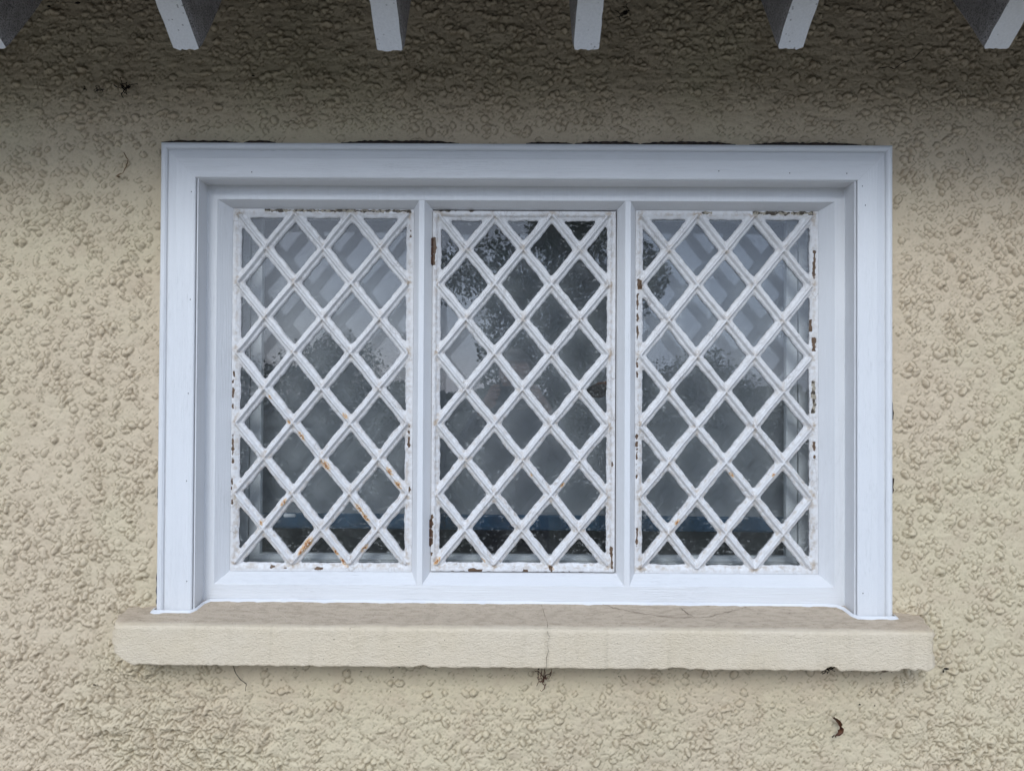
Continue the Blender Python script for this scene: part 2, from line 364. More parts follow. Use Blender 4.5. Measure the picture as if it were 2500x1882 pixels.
# ------------------------------------------------------------------ the sill (concrete, painted like the wall)
def make_sill():
    xs = np.concatenate([np.arange(-.812, .806, .003)])
    prof = []                                                             # (y, z, weather) from the back of the top, round the front, to the wall below
    for t in np.linspace(0, 1, 34): prof.append((.062 - t * .137, .0125 - t * .0265, 1))
    for a in np.linspace(0, 90, 7)[1:]: prof.append((-.075 - .0065 * math.sin(R(a)), -.0205 + .0065 * math.cos(R(a)), 0))
    for t in np.linspace(0, 1, 26)[1:]: prof.append((-.0815, -.0205 - t * .0665, 0))
    for a in np.linspace(0, 90, 4)[1:]: prof.append((-.0815 + .003 * (1 - math.cos(R(a))), -.087 - .003 * math.sin(R(a)), 0))
    for t in np.linspace(0, 1, 22)[1:]: prof.append((-.0785 + t * .083, -.090 + .001 * t, 0))
    prof = np.array(prof); n = len(prof)
    XX, PY = np.meshgrid(xs, prof[:, 0], indexing='ij'); _, PZ = np.meshgrid(xs, prof[:, 1], indexing='ij'); _, WT = np.meshgrid(xs, prof[:, 2], indexing='ij')
    s = np.arange(n) * .003; _, S = np.meshgrid(xs, s, indexing='ij')
    tilt = -.0025 * XX                                                    # drops a little to the right
    PZ = PZ + tilt
    d = .0018 * fbm(XX, S, .07, 61, 3) + .0006 * fbm(XX, S, .010, 64, 2)
    front = ((PZ - tilt) < -.016) & (PY < -.07); bot = (PZ - tilt) < -.086; top = WT > .5
    PY = PY - np.where(front, d, 0); PZ = PZ + np.where(top, d * .6, 0)
    # wavy arris and ragged lower edge with broken bites
    ar = np.exp(-((S - 36 * .003) / .012) ** 2); PZ = PZ + ar * .0016 * fbm(XX, S * 0, .16, 66, 3)
    low = sstep(-.075, -.090, PZ - tilt); rag = .0030 * fbm(XX, S * 0, .020, 68, 3)
    bite = sum(dep * np.exp(-((XX - c) / wd) ** 4) for c, wd, dep in ((.598, .012, .008), (.742, .012, .006), (.770, .008, .003), (.80, .012, .004), (.30, .02, .003), (-.20, .01, .003)))
    PZ = PZ + low * (rag + bite)
    # left end slopes up, both ends rounded into the wall
    el = np.clip((-.755 - XX) / .057, 0, 1) ** 2.2; er = sstep(.787, .806, XX)
    PZ = PZ + low * el * .030 + sstep(-.02, -.085, PZ - tilt) * el * .012 - ar * el * .006
    PY = PY + sstep(-.02, -.08, PY) * (el ** 3 * .024 + er ** 2 * .016)
    PY = np.where(PY > -.07, PY, PY)
    XE = XX + .012 * fbm(S, XX * 0, .026, 71, 4) * (sstep(-.79, -.812, XX) + sstep(.785, .806, XX)) - .010 * sstep(-.79, -.812, XX) * sstep(-.02, -.09, PZ) * 0
    wth = np.where(top, np.clip(sstep(0, .9, 1.15 - S / (33 * .003)) * 1.6, 0, 1), 0)
    lim = .100 + .006 * fbm(XX, XX * 0, .12, 73, 3)
    wth = np.where(top, sstep(.004, -.004, S - lim + .006), 0.)
    # rises to meet the render beside the casing
    Vv = np.stack([XE, PY, PZ], -1).reshape(-1, 3); m = len(xs)
    idx = np.arange(m * n).reshape(m, n)
    Qs = np.stack([idx[:-1, :-1], idx[:-1, 1:], idx[1:, 1:], idx[1:, :-1]], -1).reshape(-1, 4)
    # end caps: fan of quads towards a centre column
    caps = []; Vc = []
    base = len(Vv)
    for e, (i, sgn) in enumerate(((0, -1), (m - 1, 1))):
        ring = Vv.reshape(m, n, 3)[i]; cen = np.array([ring[:, 0].mean() + sgn * .003, -.03, ring[:, 2].mean()])
        Vc.append(cen); ci = base + e
        for k in range(0, n - 2, 2):
            q = (idx[i, k], idx[i, k + 1], idx[i, k + 2], ci); caps.append(q if sgn > 0 else q[::-1])
    Vv = np.concatenate([Vv, np.array(Vc)]); at = np.concatenate([wth.ravel(), [0, 0]])
    return npmesh('window_sill', Vv, np.concatenate([Qs, np.array(caps)]), W_SILL, wall, {'weather': at})
sill = make_sill()

def ribbon(name, pts, width, mat, parent, nrm, jit=.0008, seed=1, lift=.0006):
    """a hairline crack: a thin jagged strip lying on a surface whose normal is nrm"""
    rr = random.Random(seed); P = []
    for a, b in zip(pts[:-1], pts[1:]):
        a, b = Vector(a), Vector(b); k = max(2, int((b - a).length / .004))
        for i in range(k): P.append(a.lerp(b, i / k) + Vector((rr.uniform(-jit, jit), 0, rr.uniform(-jit, jit))))
    P.append(Vector(pts[-1])); nv = Vector(nrm).normalized(); V = []; F = []
    for i, p in enumerate(P):
        t = (P[min(i + 1, len(P) - 1)] - P[max(i - 1, 0)]).normalized(); sd = t.cross(nv).normalized() * width * (rr.uniform(.45, 1.0) * (.55 + .45 * math.sin(i * .55 + seed)) + .12) * .5
        V += [p + sd + nv * lift, p + nv * (lift + .0003), p - sd + nv * lift]
        if i: b = 3 * i; F += [(b - 3, b, b + 1, b - 2), (b - 2, b + 1, b + 2, b - 1)]
    return mesh(name, V, F, mat, parent)
ribbon('crack', [(.0440, -.0840, -.017), (.0485, -.0840, -.026), (.0445, -.0842, -.040), (.0462, -.0842, -.055), (.0430, -.0842, -.070), (.0438, -.084, -.0885)], .0010, W_CRACK, sill, (0, -1, 0), seed=2)
def zt(y): return .0125 + (.062 - y) * -.0265 / .137
ribbon('crack', [(.037, .020, zt(.02)), (.041, -.02, zt(-.02)), (.046, -.055, zt(-.055)), (.045, -.075, zt(-.075) - .0005)], .0011, W_CRACK, sill, (0, -.2, 1), seed=3, lift=.0012)
ribbon('crack', [(.165, .024, zt(.024)), (.185, .008, zt(.008)), (.23, -.012, zt(-.012)), (.27, -.024, zt(-.024)), (.305, -.031, zt(-.031)), (.345, -.031, zt(-.031)), (.375, -.026, zt(-.026)), (.405, -.012, zt(-.012)), (.44, .004, zt(.004)), (.462, .014, zt(.014))], .0020, W_CRACK, sill, (0, -.2, 1), seed=4, lift=.0012)
ribbon('crack', [(.322, .012, zt(.012)), (.333, -.014, zt(-.014)), (.345, -.030, zt(-.030))], .0028, W_CRACK, sill, (0, -.2, 1), seed=5, lift=.0012)

# ------------------------------------------------------------------ the lattice window
win = empty('lattice_window', (0, 0, 0), 'three light white timber window with diamond lattice panes above the cream sill', 'window')
XO, ZO, CW = .750, .956, .0745
CP = [(0, -.006), (0, .0125), (.0012, .0165), (.004, .0195), (.0075, .0206), (.011, .0198), (.0138, .0172), (.0150, .0138), (.0168, .0130), (.0172, .0154), (.0182, .0166),
      (.034, .0212), (.0345, .0214), (.0715, .0218), (.0735, .0210), (.0745, .0192), (.0748, .008)]
def casing(side):
    mb = MB(); V = []; n = len(CP)
    if side == 'T':
        seg = 24
        for k in range(seg + 1):
            f = k / seg
            for (u, h) in CP: V.append((-XO + u + (2 * XO - 2 * u) * f, -h + .00022 * math.sin(9 * f), ZO - u))
    else:
        seg = 16; sx = -1 if side == 'L' else 1
        for k in range(seg + 1):
            f = k / seg
            for (u, h) in CP: V.append((sx * (XO - u) - sx * .0004, -h, -.004 + (ZO - u - .0005 + .004) * f))
    F = []
    for k in range(seg):
        for i in range(n - 1):
            q = (k * n + i, k * n + i + 1, (k + 1) * n + i + 1, (k + 1) * n + i)
            F.append(q if side in 'R' else q[::-1])
    mb.add(V, F)
    return mb.build('casing', W_WHITE_H if side == 'T' else W_WHITE_V, win)
casings = {s: casing(s) for s in 'TLR'}
def dot(parent, x, z, y=-.0222, r=.0013):
    mb = MB(); V = [(x + r * .8 * math.cos(a), y + .0002, z + r * math.sin(a)) for a in [i * math.pi / 4 for i in range(8)]] + [(x, y - .0002, z)]
    mb.add(V, [(i, (i + 1) % 8, 8) for i in range(8)]); mb.build('nail_hole', W_BLACK, parent)
for s, pts in (('T', [(-.5605, .893), (.3926, .8993), (.5368, .8957), (.653, .8956)]), ('L', [(-.6835, .8522), (-.6835, .6321), (-.6858, .4409), (-.6874, .2632), (-.685, .0599)]), ('R', [(.6846, .8698), (.6906, .8307), (.686, .0438)])):
    for p in pts: dot(casings[s], *p)

# box frame: lining, reveal, face, splayed rebate
mb = MB()
rings(mb, [(-.6735, .6735, -.006, .8828, .0), (-.6735, .6735, -.006, .8828, -.0168), (-.6716, .6716, -.003, .8808, -.0168), (-.6710, .6710, -.002, .8800, -.0160)], 'TRL')
rings(mb, [(-.6710, .6710, -.002, .8800, -.0160), (-.6712, .6712, .002, .8800, .0270), (-.6700, .6700, .003, .8790, .0280), (-.6503, .6503, .0418, .8507, .0280), (-.6496, .6496, .0426, .8500, .0287), (-.6270, .6270, .0630, .8376, .0560), (-.6268, .6268, .0632, .8374, .0800)], 'TRL')
fr = mb.build('frame', W_WHITE_V, win)
mb = MB()
rings(mb, [(-.6710, .6710, -.012, .8800, .0278), (-.6703, .6703, .003, .8790, .0280), (-.6503, .6503, .0418, .8507, .0280), (-.6496, .6496, .0426, .8500, .0287), (-.6270, .6270, .0630, .8376, .0560), (-.6268, .6268, .0632, .8374, .0800)], 'B')
mb.build('bottom_rail', W_WHITE_H, win)
for xm in (-.2190, .2158):
    mb = MB(); a, b = .0053, .0060; z0, z1 = .0405, .8500
    prof = [(-.0200, .0800), (-.0200, .0560), (-b, .0287), (-a, .0281), (a, .0281), (b, .0287), (.0200, .0560), (.0200, .0800)]
    V = [(xm + u, y, z) for z in (z0, z1) for (u, y) in prof]; n = len(prof)
    mb.add(V, [(i, i + 1, n + i + 1, n + i) for i in range(n - 1)]); mb.build('mullion', W_WHITE_V, win)

# painted-over fillet where the frame meets the sill: wavy, with small runs
def paint_fillet():
    V = []; F = []; pts = []
    path = [(-.7525, -.010), (-.7525, -.024), (-.748, -.0245), (-.70, -.0265), (-.676, -.0255), (-.668, -.015), (-.664, .012), (-.655, .024), (-.62, .0255), (0, .0255), (.62, .0255), (.652, .024), (.662, .012), (.667, -.015), (.676, -.0255), (.70, -.0265), (.748, -.0245), (.7525, -.024), (.7525, -.010)]
    P = []
    for a, b in zip(path[:-1], path[1:]):
        k = max(1, int(math.hypot(b[0] - a[0], b[1] - a[1]) / .004))
        for i in range(k): P.append((a[0] + (b[0] - a[0]) * i / k, a[1] + (b[1] - a[1]) * i / k))
    P.append(path[-1]); PX = np.array([p[0] for p in P])
    wv = .0012 + .0026 * fbm(PX, PX * 0, .06, 81, 3) + .0060 * np.clip(fbm(PX, PX * 0, .030, 83, 2), 0, 1) + .003 * (np.abs(PX) > .735)
    for i, (x, y) in enumerate(P):
        t0 = P[max(i - 1, 0)]; t1 = P[min(i + 1, len(P) - 1)]; tx, ty = t1[0] - t0[0], t1[1] - t0[1]; L = math.hypot(tx, ty); nxn, nyn = ty / L, -tx / L
        w_ = float(np.clip(wv[i], .0009, .012))
        tl = -.0025 * x
        y2 = y + nyn * w_; x2 = x + nxn * w_; ym = y + nyn * w_ * .45; xm = x + nxn * w_ * .45
        V += [(x - nxn * .002, y - nyn * .002, zt(y) + tl + .0045), (xm, ym, zt(ym) + tl + .0018), (x2, y2, zt(y2) + tl + .0009), (x2 + nxn * .0003, y2 + nyn * .0003, zt(y2) + tl - .001)]
        if i:
            b = 4 * i
            for k in range(3): F.append((b - 4 + k, b - 4 + k + 1, b + k + 1, b + k))
    mesh('paint_fillet', V, F, W_WHITE_H, win, True)
paint_fillet()
# ragged dark strip of old timber showing between render and casing
def gap(x0, x1, top, seed, depth=.0105):
    rr = random.Random(seed); n = max(4, int((x1 - x0) / .006)); V = []; F = []
    for i in range(n + 1):
        f = i / n; x = x0 + (x1 - x0) * f; env = min(1, 5 * f, 5 * (1 - f)); t = .9545 + (top + .0014 - .9545) * (.45 + .55 * env) * rr.uniform(.75, 1.0)
        V += [(x, -depth, .9535), (x, -depth, t), (x, -.001, t + .0005)]
        if i: b = 3 * i; F += [(b - 3, b, b + 1, b - 2), (b - 2, b + 1, b + 2, b - 1)]
    mesh('gap_strip', V, F, W_DARK, win)
for k, (a, b, t) in enumerate([(-.7515, -.592, .9608), (-.582, -.515, .9612), (-.381, -.1385, .9622), (-.001, .095, .9608), (.0998, .234, .9622), (.2353, .43, .9628), (.4587, .688, .9618)]): gap(a, b, t, 20 + k)
def gapv(x, z0, z1, w_, seed):
    rr = random.Random(seed); n = max(3, int((z1 - z0) / .006)); V = []; F = []; s = 1 if x > 0 else -1
    for i in range(n + 1):
        z = z0 + (z1 - z0) * i / n; V += [(x - s * .002, -.0105, z), (x + s * w_ * rr.uniform(.4, 1), -.0105, z), (x + s * w_, .002, z)]
        if i: b = 3 * i; F += [(b - 3, b - 2, b + 1, b), (b - 2, b - 1, b + 2, b + 1)]
    mesh('gap_strip', V, F, W_DARK, win)
for k, (x, a, b, w_) in enumerate([(-.75, .01, .075, .0035), (-.75, .21, .25, .0025), (-.75, .90, .955, .0018), (.75, .245, .275, .006), (.75, .395, .43, .005), (.75, .10, .17, .002)]): gapv(x, a, b, w_, 40 + k)

# ---- lattice lights: putty-and-paint height field over the iron bars
GY = .0620                                     # front face of the glass
def light_mesh(name, rect, lat, parent, seed, fw, top, outer_h, rust, peel, tan, ydepth, side_walls):
    xl, xr, zb, ztp = rect; st = .0017
    nx = int((xr - xl) / st) + 1; nz = int((ztp - zb) / st) + 1
    gx = np.linspace(xl, xr, nx); gz = np.linspace(zb, ztp, nz); X, Z = np.meshgrid(gx, gz, indexing='ij')
    lx0, lx1, lz0, lz1 = lat; px = (lx1 - lx0) / 3; pz = (lz1 - lz0) / 5
    wx = X + .0011 * perlin(X, Z, .09, seed) ; wz = Z + .0011 * perlin(X, Z, .09, seed + 1)
    u = (wx - lx0) / px; v = (wz - lz0) / pz; k = px * pz / math.hypot(px, pz)
    A = u - v; B = u + v
    dA = np.abs(A - np.round(A)) * k; dB = np.abs(B - np.round(B)) * k
    sA = np.where(A - np.round(A) >= 0, 1., -1.); sB = np.where(B - np.round(B) >= 0, 1., -1.)
    def hw(d, sg, q, sd): # uneven putty edge, each side of each bar on its own
        return .0112 + .0015 * perlin(X + sg * .37 + np.round(q) * .9, Z, .030, sd) + .0011 * fbm(X + sg * .21, Z + np.round(q), .011, sd + 3, 2)
    hA = hw(dA, sA, A, seed + 10); hB = hw(dB, sB, B, seed + 20)
    de = np.minimum(np.minimum(X - xl, xr - X), np.minimum((Z - zb), (ztp - Z)))
    dl = np.minimum(X - xl, xr - X); dv = np.minimum((Z - zb) , (ztp - Z))
    fwn = .0014 * perlin(X, Z, .03, seed + 30) + .0012 * fbm(X, Z, .010, seed + 33, 2)
    cF = np.maximum(fw + fwn - dl, np.where(Z > (zb + ztp) / 2, top, fw) + fwn - dv)
    cA = hA - dA; cB = hB - dB
    kk = .0045
    def smax(a, b): h_ = np.clip(.5 + .5 * (a - b) / kk, 0, 1); return b * (1 - h_) + a * h_ + kk * h_ * (1 - h_)
    C = smax(smax(cA, cB), cF)
    def prof(d, h_):
        t = np.clip(d / h_, 0, 1); g = .30 + .70 * np.clip(1 - (t - .20) / .80, 0, 1) ** .9
        g = g * .0082 * sstep(1.0, .90, t); return g + .0046 * sstep(.30, .10, t) - .0020 * np.exp(-((t - .40) / .11) ** 2)
    HA = prof(dA, hA); HB = prof(dB, hB)
    tf = np.clip(cF / np.maximum(fw, .001), 0, 1)
    HF = sstep(0, .12, tf) * .0022 + np.clip(tf / .55, 0, 1) * .0040 + outer_h * sstep(.40, .62, tf)
    dlat = np.minimum(np.minimum(X - lx0, lx1 - X), np.minimum(Z - lz0, lz1 - Z)); HA = HA * sstep(-.005, .002, dlat); HB = HB * sstep(-.005, .002, dlat)
    k2 = .0016
    def smx(a, b): h_ = np.clip(.5 + .5 * (a - b) / k2, 0, 1); return b * (1 - h_) + a * h_ + k2 * h_ * (1 - h_)
    Hh = smx(smx(HA, HB), HF)
    Hh = Hh + .0007 * fbm(X, Z, .012, seed + 40, 3) + .0003 * perlin(X, Z, .004, seed + 44)
    rustA = np.zeros_like(X); peelA = np.zeros_like(X); tanA = np.zeros_like(X)
    nz_ = fbm(X, Z, .012, seed + 50, 3)
    for (rx, rz, rr) in rust:
        # runs along whichever bar it sits on
        onA = np.abs(((rx - lx0) / px - (rz - lz0) / pz) - round((rx - lx0) / px - (rz - lz0) / pz)) < np.abs(((rx - lx0) / px + (rz - lz0) / pz) - round((rx - lx0) / px + (rz - lz0) / pz))
        tx, tz = (px, pz) if onA else (px, -pz); L = math.hypot(tx, tz); tx /= L; tz /= L
        a = (X - rx) * tx + (Z - rz) * tz; b = -(X - rx) * tz + (Z - rz) * tx
        rr *= .70; rustA = np.maximum(rustA, np.exp(-(a / (rr * 1.9)) ** 2 - (b / (rr * .75)) ** 2))
    for (a, b, c, d_) in peel:
        x0, x1 = min(a, c), max(a, c); z0, z1 = min(b, d_), max(b, d_)
        dd = np.maximum(np.maximum(x0 - X, X - x1), np.maximum(z0 - Z, Z - z1))
        peelA = np.maximum(peelA, .5 - (dd + .0058 * nz_ + .0009) / .0028)
    for (a, b, c, d_) in tan:
        dd = np.maximum(np.maximum(min(a, c) - .004 - X, X - max(a, c) - .004), np.maximum(min(b, d_) - .004 - Z, Z - max(b, d_) - .004)); tanA = np.maximum(tanA, (dd < 0) * 1.)
    peelA = np.clip(peelA, 0, 1)
    Hh = Hh - .0016 * sstep(.4, .6, peelA)
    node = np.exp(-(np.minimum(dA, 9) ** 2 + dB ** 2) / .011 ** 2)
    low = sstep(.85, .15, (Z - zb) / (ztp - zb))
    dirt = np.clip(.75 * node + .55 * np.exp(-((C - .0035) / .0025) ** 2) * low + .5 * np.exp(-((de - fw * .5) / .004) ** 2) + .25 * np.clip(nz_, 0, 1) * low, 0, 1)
    ins = C > 0
    cell = ins[:-1, :-1] | ins[1:, :-1] | ins[1:, 1:] | ins[:-1, 1:]
    gxx, gzz = np.gradient(C, gx, gz); g2 = np.clip(gxx ** 2 + gzz ** 2, .09, 9)
    mv = np.where(C < 0, -C / g2, 0); mv = np.clip(mv, 0, .0030)
    XS = X + gxx * mv; ZS = Z + gzz * mv
    Hh = np.where(C <= 0, .0006, Hh + .0004)
    n = nx * nz; idx = np.arange(n).reshape(nx, nz)
    Qf = np.stack([idx[:-1, :-1], idx[1:, :-1], idx[1:, 1:], idx[:-1, 1:]], -1)[cell]
    Vf = np.stack([XS, GY - Hh, ZS], -1).reshape(-1, 3)
    Hb = np.where(C <= 0, .0004, .0004 + .0030 * np.clip(C / .006, 0, 1))
    Vb = np.stack([XS, GY + .004 + Hb, ZS], -1).reshape(-1, 3)
    Q = np.concatenate([Qf, Qf[:, ::-1] + n]); Vv = np.concatenate([Vf, Vb])
    if side_walls:                                                     # edge of the opening casement
        per = np.concatenate([idx[:, 0], idx[-1, 1:], idx[::-1, -1][1:], idx[0, ::-1][1:]])
        Q = np.concatenate([Q, np.stack([per[:-1], per[:-1] + n, per[1:] + n, per[1:]], -1)])
    used = np.zeros(2 * n, bool); used[Q.ravel()] = True; rm = np.cumsum(used) - 1
    two = lambda a: np.concatenate([a.ravel(), a.ravel() * 0])[used]
    o = npmesh(name, Vv[used], rm[Q], W_OLD, parent, {'rust': two(rustA), 'peel': two(peelA), 'tan': two(tanA), 'dirt': two(dirt)})
    # the pane: one sheet of 4 mm glass behind the bars
    s2 = 3; Xg, Zg, Cg = X[::s2, ::s2], Z[::s2, ::s2], C[::s2, ::s2]; a, b = Xg.shape; ig = np.arange(a * b).reshape(a, b)
    Qg = np.stack([ig[:-1, :-1], ig[1:, :-1], ig[1:, 1:], ig[:-1, 1:]], -1).reshape(-1, 4)
    V1 = np.stack([Xg, np.full_like(Xg, GY), Zg], -1).reshape(-1, 3); V2 = V1 + (0, .004, 0)
    ed = np.clip(sstep(-.016, -.001, Cg) , 0, 1).ravel()
    npmesh('glass', np.concatenate([V1, V2]), np.concatenate([Qg, Qg[:, ::-1] + a * b]), W_GLASS, o, {'edge': np.concatenate([ed, ed * 0])}, smooth=False)
    return o

LR = [(-.5433, .4334, .005), (-.4762, .3517, .008), (-.3833, .3948, .005), (-.4235, .2889, .010), (-.2876, .277, .007), (-.3517, .1979, .009), (-.3374, .1791, .009), (-.6027, .1901, .006), (-.4616, .1217, .012), (-.4726, .1080, .009), (-.4015, .1048, .007), (-.384, .0828, .008), (-.3401, .113, .007), (-.5129, .2096, .007), (-.5614, .1652, .004), (-.2685, .2488, .008), (-.5033, .3799, .004)]
MR = [(.0151, .2709, .0035), (.0813, .2492, .0045), (-.184, .0873, .007), (.0585, .0731, .006), (-.0864, .0879, .0045)]
RRr = [(.4423, .2742, .005), (.5307, .2746, .004), (.3257, .1725, .005)]
LP = [(-.6262, .4678, -.6218, .4046), (-.6257, .354, -.6213, .2909), (-.6268, .2657, -.6225, .2278), (-.6264, .2184, -.6225, .2058), (-.2485, .375, -.2442, .3182), (-.247, .2489, -.243, .2174), (-.5401, .0753, -.529, .0703), (-.5133, .0717, -.5038, .0686), (-.4549, .0714, -.4287, .0659), (-.5611, .8376, -.244, .8302), (-.6222, .7591, -.6197, .7543), (-.6245, .4881, -.6205, .4676), (-.2469, .7942, -.2436, .7783), (-.2464, .7149, -.2431, .699)]
MP = [(-.1856, .8354, -.1413, .8325), (-.173, .8363, -.1592, .8311), (-.1212, .8355, -.108, .8324), (-.1990, .7791, -.1905, .7178), (-.1990, .1863, -.1935, .1171), (-.1983, .1045, -.1935, .092), (-.1194, .0717, -.0862, .0643), (-.0019, .0718, .0107, .0649), (.0522, .0762, .0633, .0668), (.1851, .3018, .1886, .286), (.1842, .1193, .1901, .0723), (-.1839, .0655, .1876, .0642)]
RP = [(.3738, .8371, .4004, .8300), (.4844, .8376, .6155, .8285), (.6156, .7539, .6215, .6906), (.6078, .6052, .6142, .58), (.6142, .5674, .6224, .5358), (.24, .6888, .2511, .6667), (.2385, .6603, .2427, .556), (.2384, .5212, .2417, .4723), (.2366, .3615, .243, .3331), (.238, .3267, .242, .2572), (.2386, .1594, .2438, .1153), (.6142, .4743, .6220, .4047), (.6159, .3446, .6220, .3067)]
light_mesh('fixed_light', (-.6268, -.2389, .0632, .8374), (-.6175, -.2500, .0790, .8290), win, 100, .0168, .0182, .0006, LR, LP, [LP[9]], .056, False)
light_mesh('fixed_light', (.2357, .6268, .0632, .8374), (.2460, .6130, .0735, .8290), win, 300, .0168, .0182, .0006, RRr, RP, [RP[0], RP[1], RP[11]], .056, False)
cas = light_mesh('casement', (-.1980, .1932, .0655, .8336), (-.1870, .1782, .0790, .8280), win, 200, .0172, .0190, .0042, MR, MP, [MP[0]], .05, True)
mb = MB(); rings(mb, [(-.1991, .1959, .0631, .8377, .0640), (-.1950, .1900, .0690, .8300, .0640)]); mb.build('gap_shade_ring', W_DARK, win)  # added dark ring: shade painted into the gap round the casement
for (z0, z1) in ((.7167, .7778), (.1168, .1763)):
    mb = MB(); mb.box(-.2008, -.1962, .0535, .0600, z0, z1, .0008)
    for q in range(3): mb.tube([(-.1994, .0525, z0 + .002 + q * .0195), (-.1994, .0525, z0 + .019 + q * .0195)], .0026, 8)
    mb.build('hinge', W_RUST, cas)
# the casement fastener seen through the glass: ragged black plate with a rusty top edge
def blob(name, pts, y0, y1, mat, parent):
    V = [(x, y0, z) for x, z in pts] + [(x, y1, z) for x, z in pts]; n = len(pts)
    return mesh(name, V, [tuple(range(n)), tuple(range(2 * n - 1, n - 1, -1))] + [(i, n + i, n + (i + 1) % n, (i + 1) % n) for i in range(n)], mat, parent)
blob('latch', [(.128, .4470), (.134, .4525), (.140, .4585), (.147, .4635), (.153, .4640), (.160, .4660), (.168, .4650), (.180, .4660), (.185, .4640), (.185, .4390), (.178, .4380), (.172, .4392), (.166, .4360), (.159, .4352), (.152, .4372), (.146, .4370), (.140, .4400), (.133, .4420)], .0690, .0750, W_LATCH, cas)
blob('latch_edge', [(.150, .4642), (.158, .4685), (.166, .4700), (.175, .4720), (.185, .4730), (.185, .4645), (.176, .4632), (.168, .4655), (.160, .4650)], .0686, .0730, W_RUST, cas)

# ------------------------------------------------------------------ secondary glazing, blind and room behind
sec = empty('secondary_window', (0, .13, .06), 'pale framed inner glazing fitted close behind the diamond lattice window', 'secondary glazing')
mb = MB()
rings(mb, [(-.66, .66, .0, .90, .118), (-.6130, .6100, .066, .846, .118), (-.6130, .6100, .066, .846, .150)])
mb.build('frame', W_ALU, sec)
mb = MB()
rings(mb, [(-.6112, .6082, .0678, .8442, .148), (-.6112, .6082, .0678, .8442, .124), (-.6102, .6072, .0688, .8432, .123), (-.5880, .5850, .0840, .8335, .123), (-.5870, .5840, .0850, .8325, .124), (-.5870, .5840, .0850, .8325, .140)])
mb.box(-.6000, .5970, .1195, .1228, .0735, .0765)
sash = mb.build('sash', W_ALU, sec)
mb = MB(); mb.box(-.590, .587, .1300, .1340, .082, .836); mb.build('glass', W_GLASS2, sash)
mb = MB(); mb.box(-.5345, -.5085, .1225, .1290, .1665, .1730, .001); mb.build('catch', W_ALU, sec)

bl = empty('roller_blind', (0, .19, .9), 'grey roller blind with a blue hem hanging behind the lattice window', 'blind')
mb = MB(); nb = 40
V = []; F = []
for i in range(nb + 1):
    x = -.63 + 1.26 * i / nb; y = .1900 + .0012 * math.sin(i * .9) + .0008 * math.sin(i * 2.3)
    V += [(x, y, .1640 - .0035 * (x + .63) / 1.26), (x, y, .93), (x, y + .0015, .1640 - .0035 * (x + .63) / 1.26), (x, y + .0015, .93)]
    if i: b = 4 * i; F += [(b - 4, b, b + 1, b - 3), (b - 2, b - 1, b + 3, b + 2)]
mesh('cloth', V, F, W_BLIND, bl, True)
mb = MB(); V = []; pr = [(-.004, 0), (-.005, -.004), (-.005, -.030), (-.003, -.035), (.003, -.035), (.005, -.030), (.005, -.004), (.004, 0)]; n = len(pr)
for x in (-.625, .625):
    for (dy, dz) in pr: V.append((x, .1908 + dy, .1655 + dz - .0035 * (x + .63) / 1.26))
mb.add(V, [(i, (i + 1) % n, n + (i + 1) % n, n + i) for i in range(n)] + [tuple(range(n))[::-1], tuple(range(n, 2 * n))]); mb.build('hem', W_BLUE, bl)
mb = MB(); mb.tube([(-.63, .195, .945), (.63, .195, .945)], .018, 16); mb.build('roller', W_ALU, bl)

mb = MB(); mb.box(-.655, .655, .160, .46, .035, .058, .004)
setp(mb.build('inner_window_board', W_STONE), 'dark stone inner window board below the blue hem of the blind', 'window board')
mb = MB(); rings(mb, [(-2.4, 2.4, -1.05, 1.35, .302), (-2.4, 2.4, -1.05, 1.35, 3.2)])
mb.add([(-2.4, 3.2, -1.05), (2.4, 3.2, -1.05), (2.4, 3.2, 1.35), (-2.4, 3.2, 1.35)], [(0, 1, 2, 3)])
setp(mb.build('interior_walls', W_ROOM), kind='structure')

# ------------------------------------------------------------------ eaves: rafter tails, boarding, tiles, gutter
TH = R(55); er = Vector((0, math.cos(TH), math.sin(TH))); ee = Vector((0, -math.sin(TH), math.cos(TH)))
roof = empty('roof_eaves', (0, -.236, 1.05), 'dark steep eaves overhanging the cream wall with white ended rafter tails', 'roof')
def rafter(cx, cz, seed, hwid=.0242):
    rr = random.Random(seed); bm = bmesh.new(); L, D = .52, .135
    org = Vector((cx, -.236, cz)); nl, nd, nw = 16, 8, 4
    # cross-section loop with worn corners, swept along the rafter
    loop = [(-hwid + .0035 * rr.random() + .001, 0)] + [(hwid * (q / 5 - .8 + rr.uniform(-.08, .08)), .0022 * rr.uniform(-1, .45) if rr.random() < .6 else 0) for q in range(1, 8)] + [(hwid - .001 - .003 * rr.random(), 0), (hwid, .001 + .004 * rr.random())] + [(hwid + .0009 * rr.uniform(-1, 1), D * (q + rr.random() * .6) / 8) for q in range(1, 8)] + [(hwid, D), (-hwid, D)] + [(-hwid + .0009 * rr.uniform(-1, 1), D * (8 - q + rr.random() * .6) / 8.8) for q in range(1, 8)] + [(-hwid, .001 + .005 * rr.random())]
    V = []
    for i in range(nl + 1):
        t = L * (i / nl) ** 1.3
        for (a, d) in loop:
            ch = .0022 if i == 0 else 0
            p = org + er * t + ee * (d + .0009 * math.sin(t * 31 + seed)) + Vector((a * (1 - ch / hwid), 0, 0)) + Vector((.0012 * math.sin(t * 9 + seed), 0, 0))
            if i == 0: p += ee * (.0012 * rr.uniform(-1, 1))
            V.append(p)
    n = len(loop); F = [(i * n + k, (i + 1) * n + k, (i + 1) * n + (k + 1) % n, i * n + (k + 1) % n) for i in range(nl) for k in range(n)]
    F.append(tuple(range(n)))
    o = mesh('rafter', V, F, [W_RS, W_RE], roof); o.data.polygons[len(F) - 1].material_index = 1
    bm.free(); return o
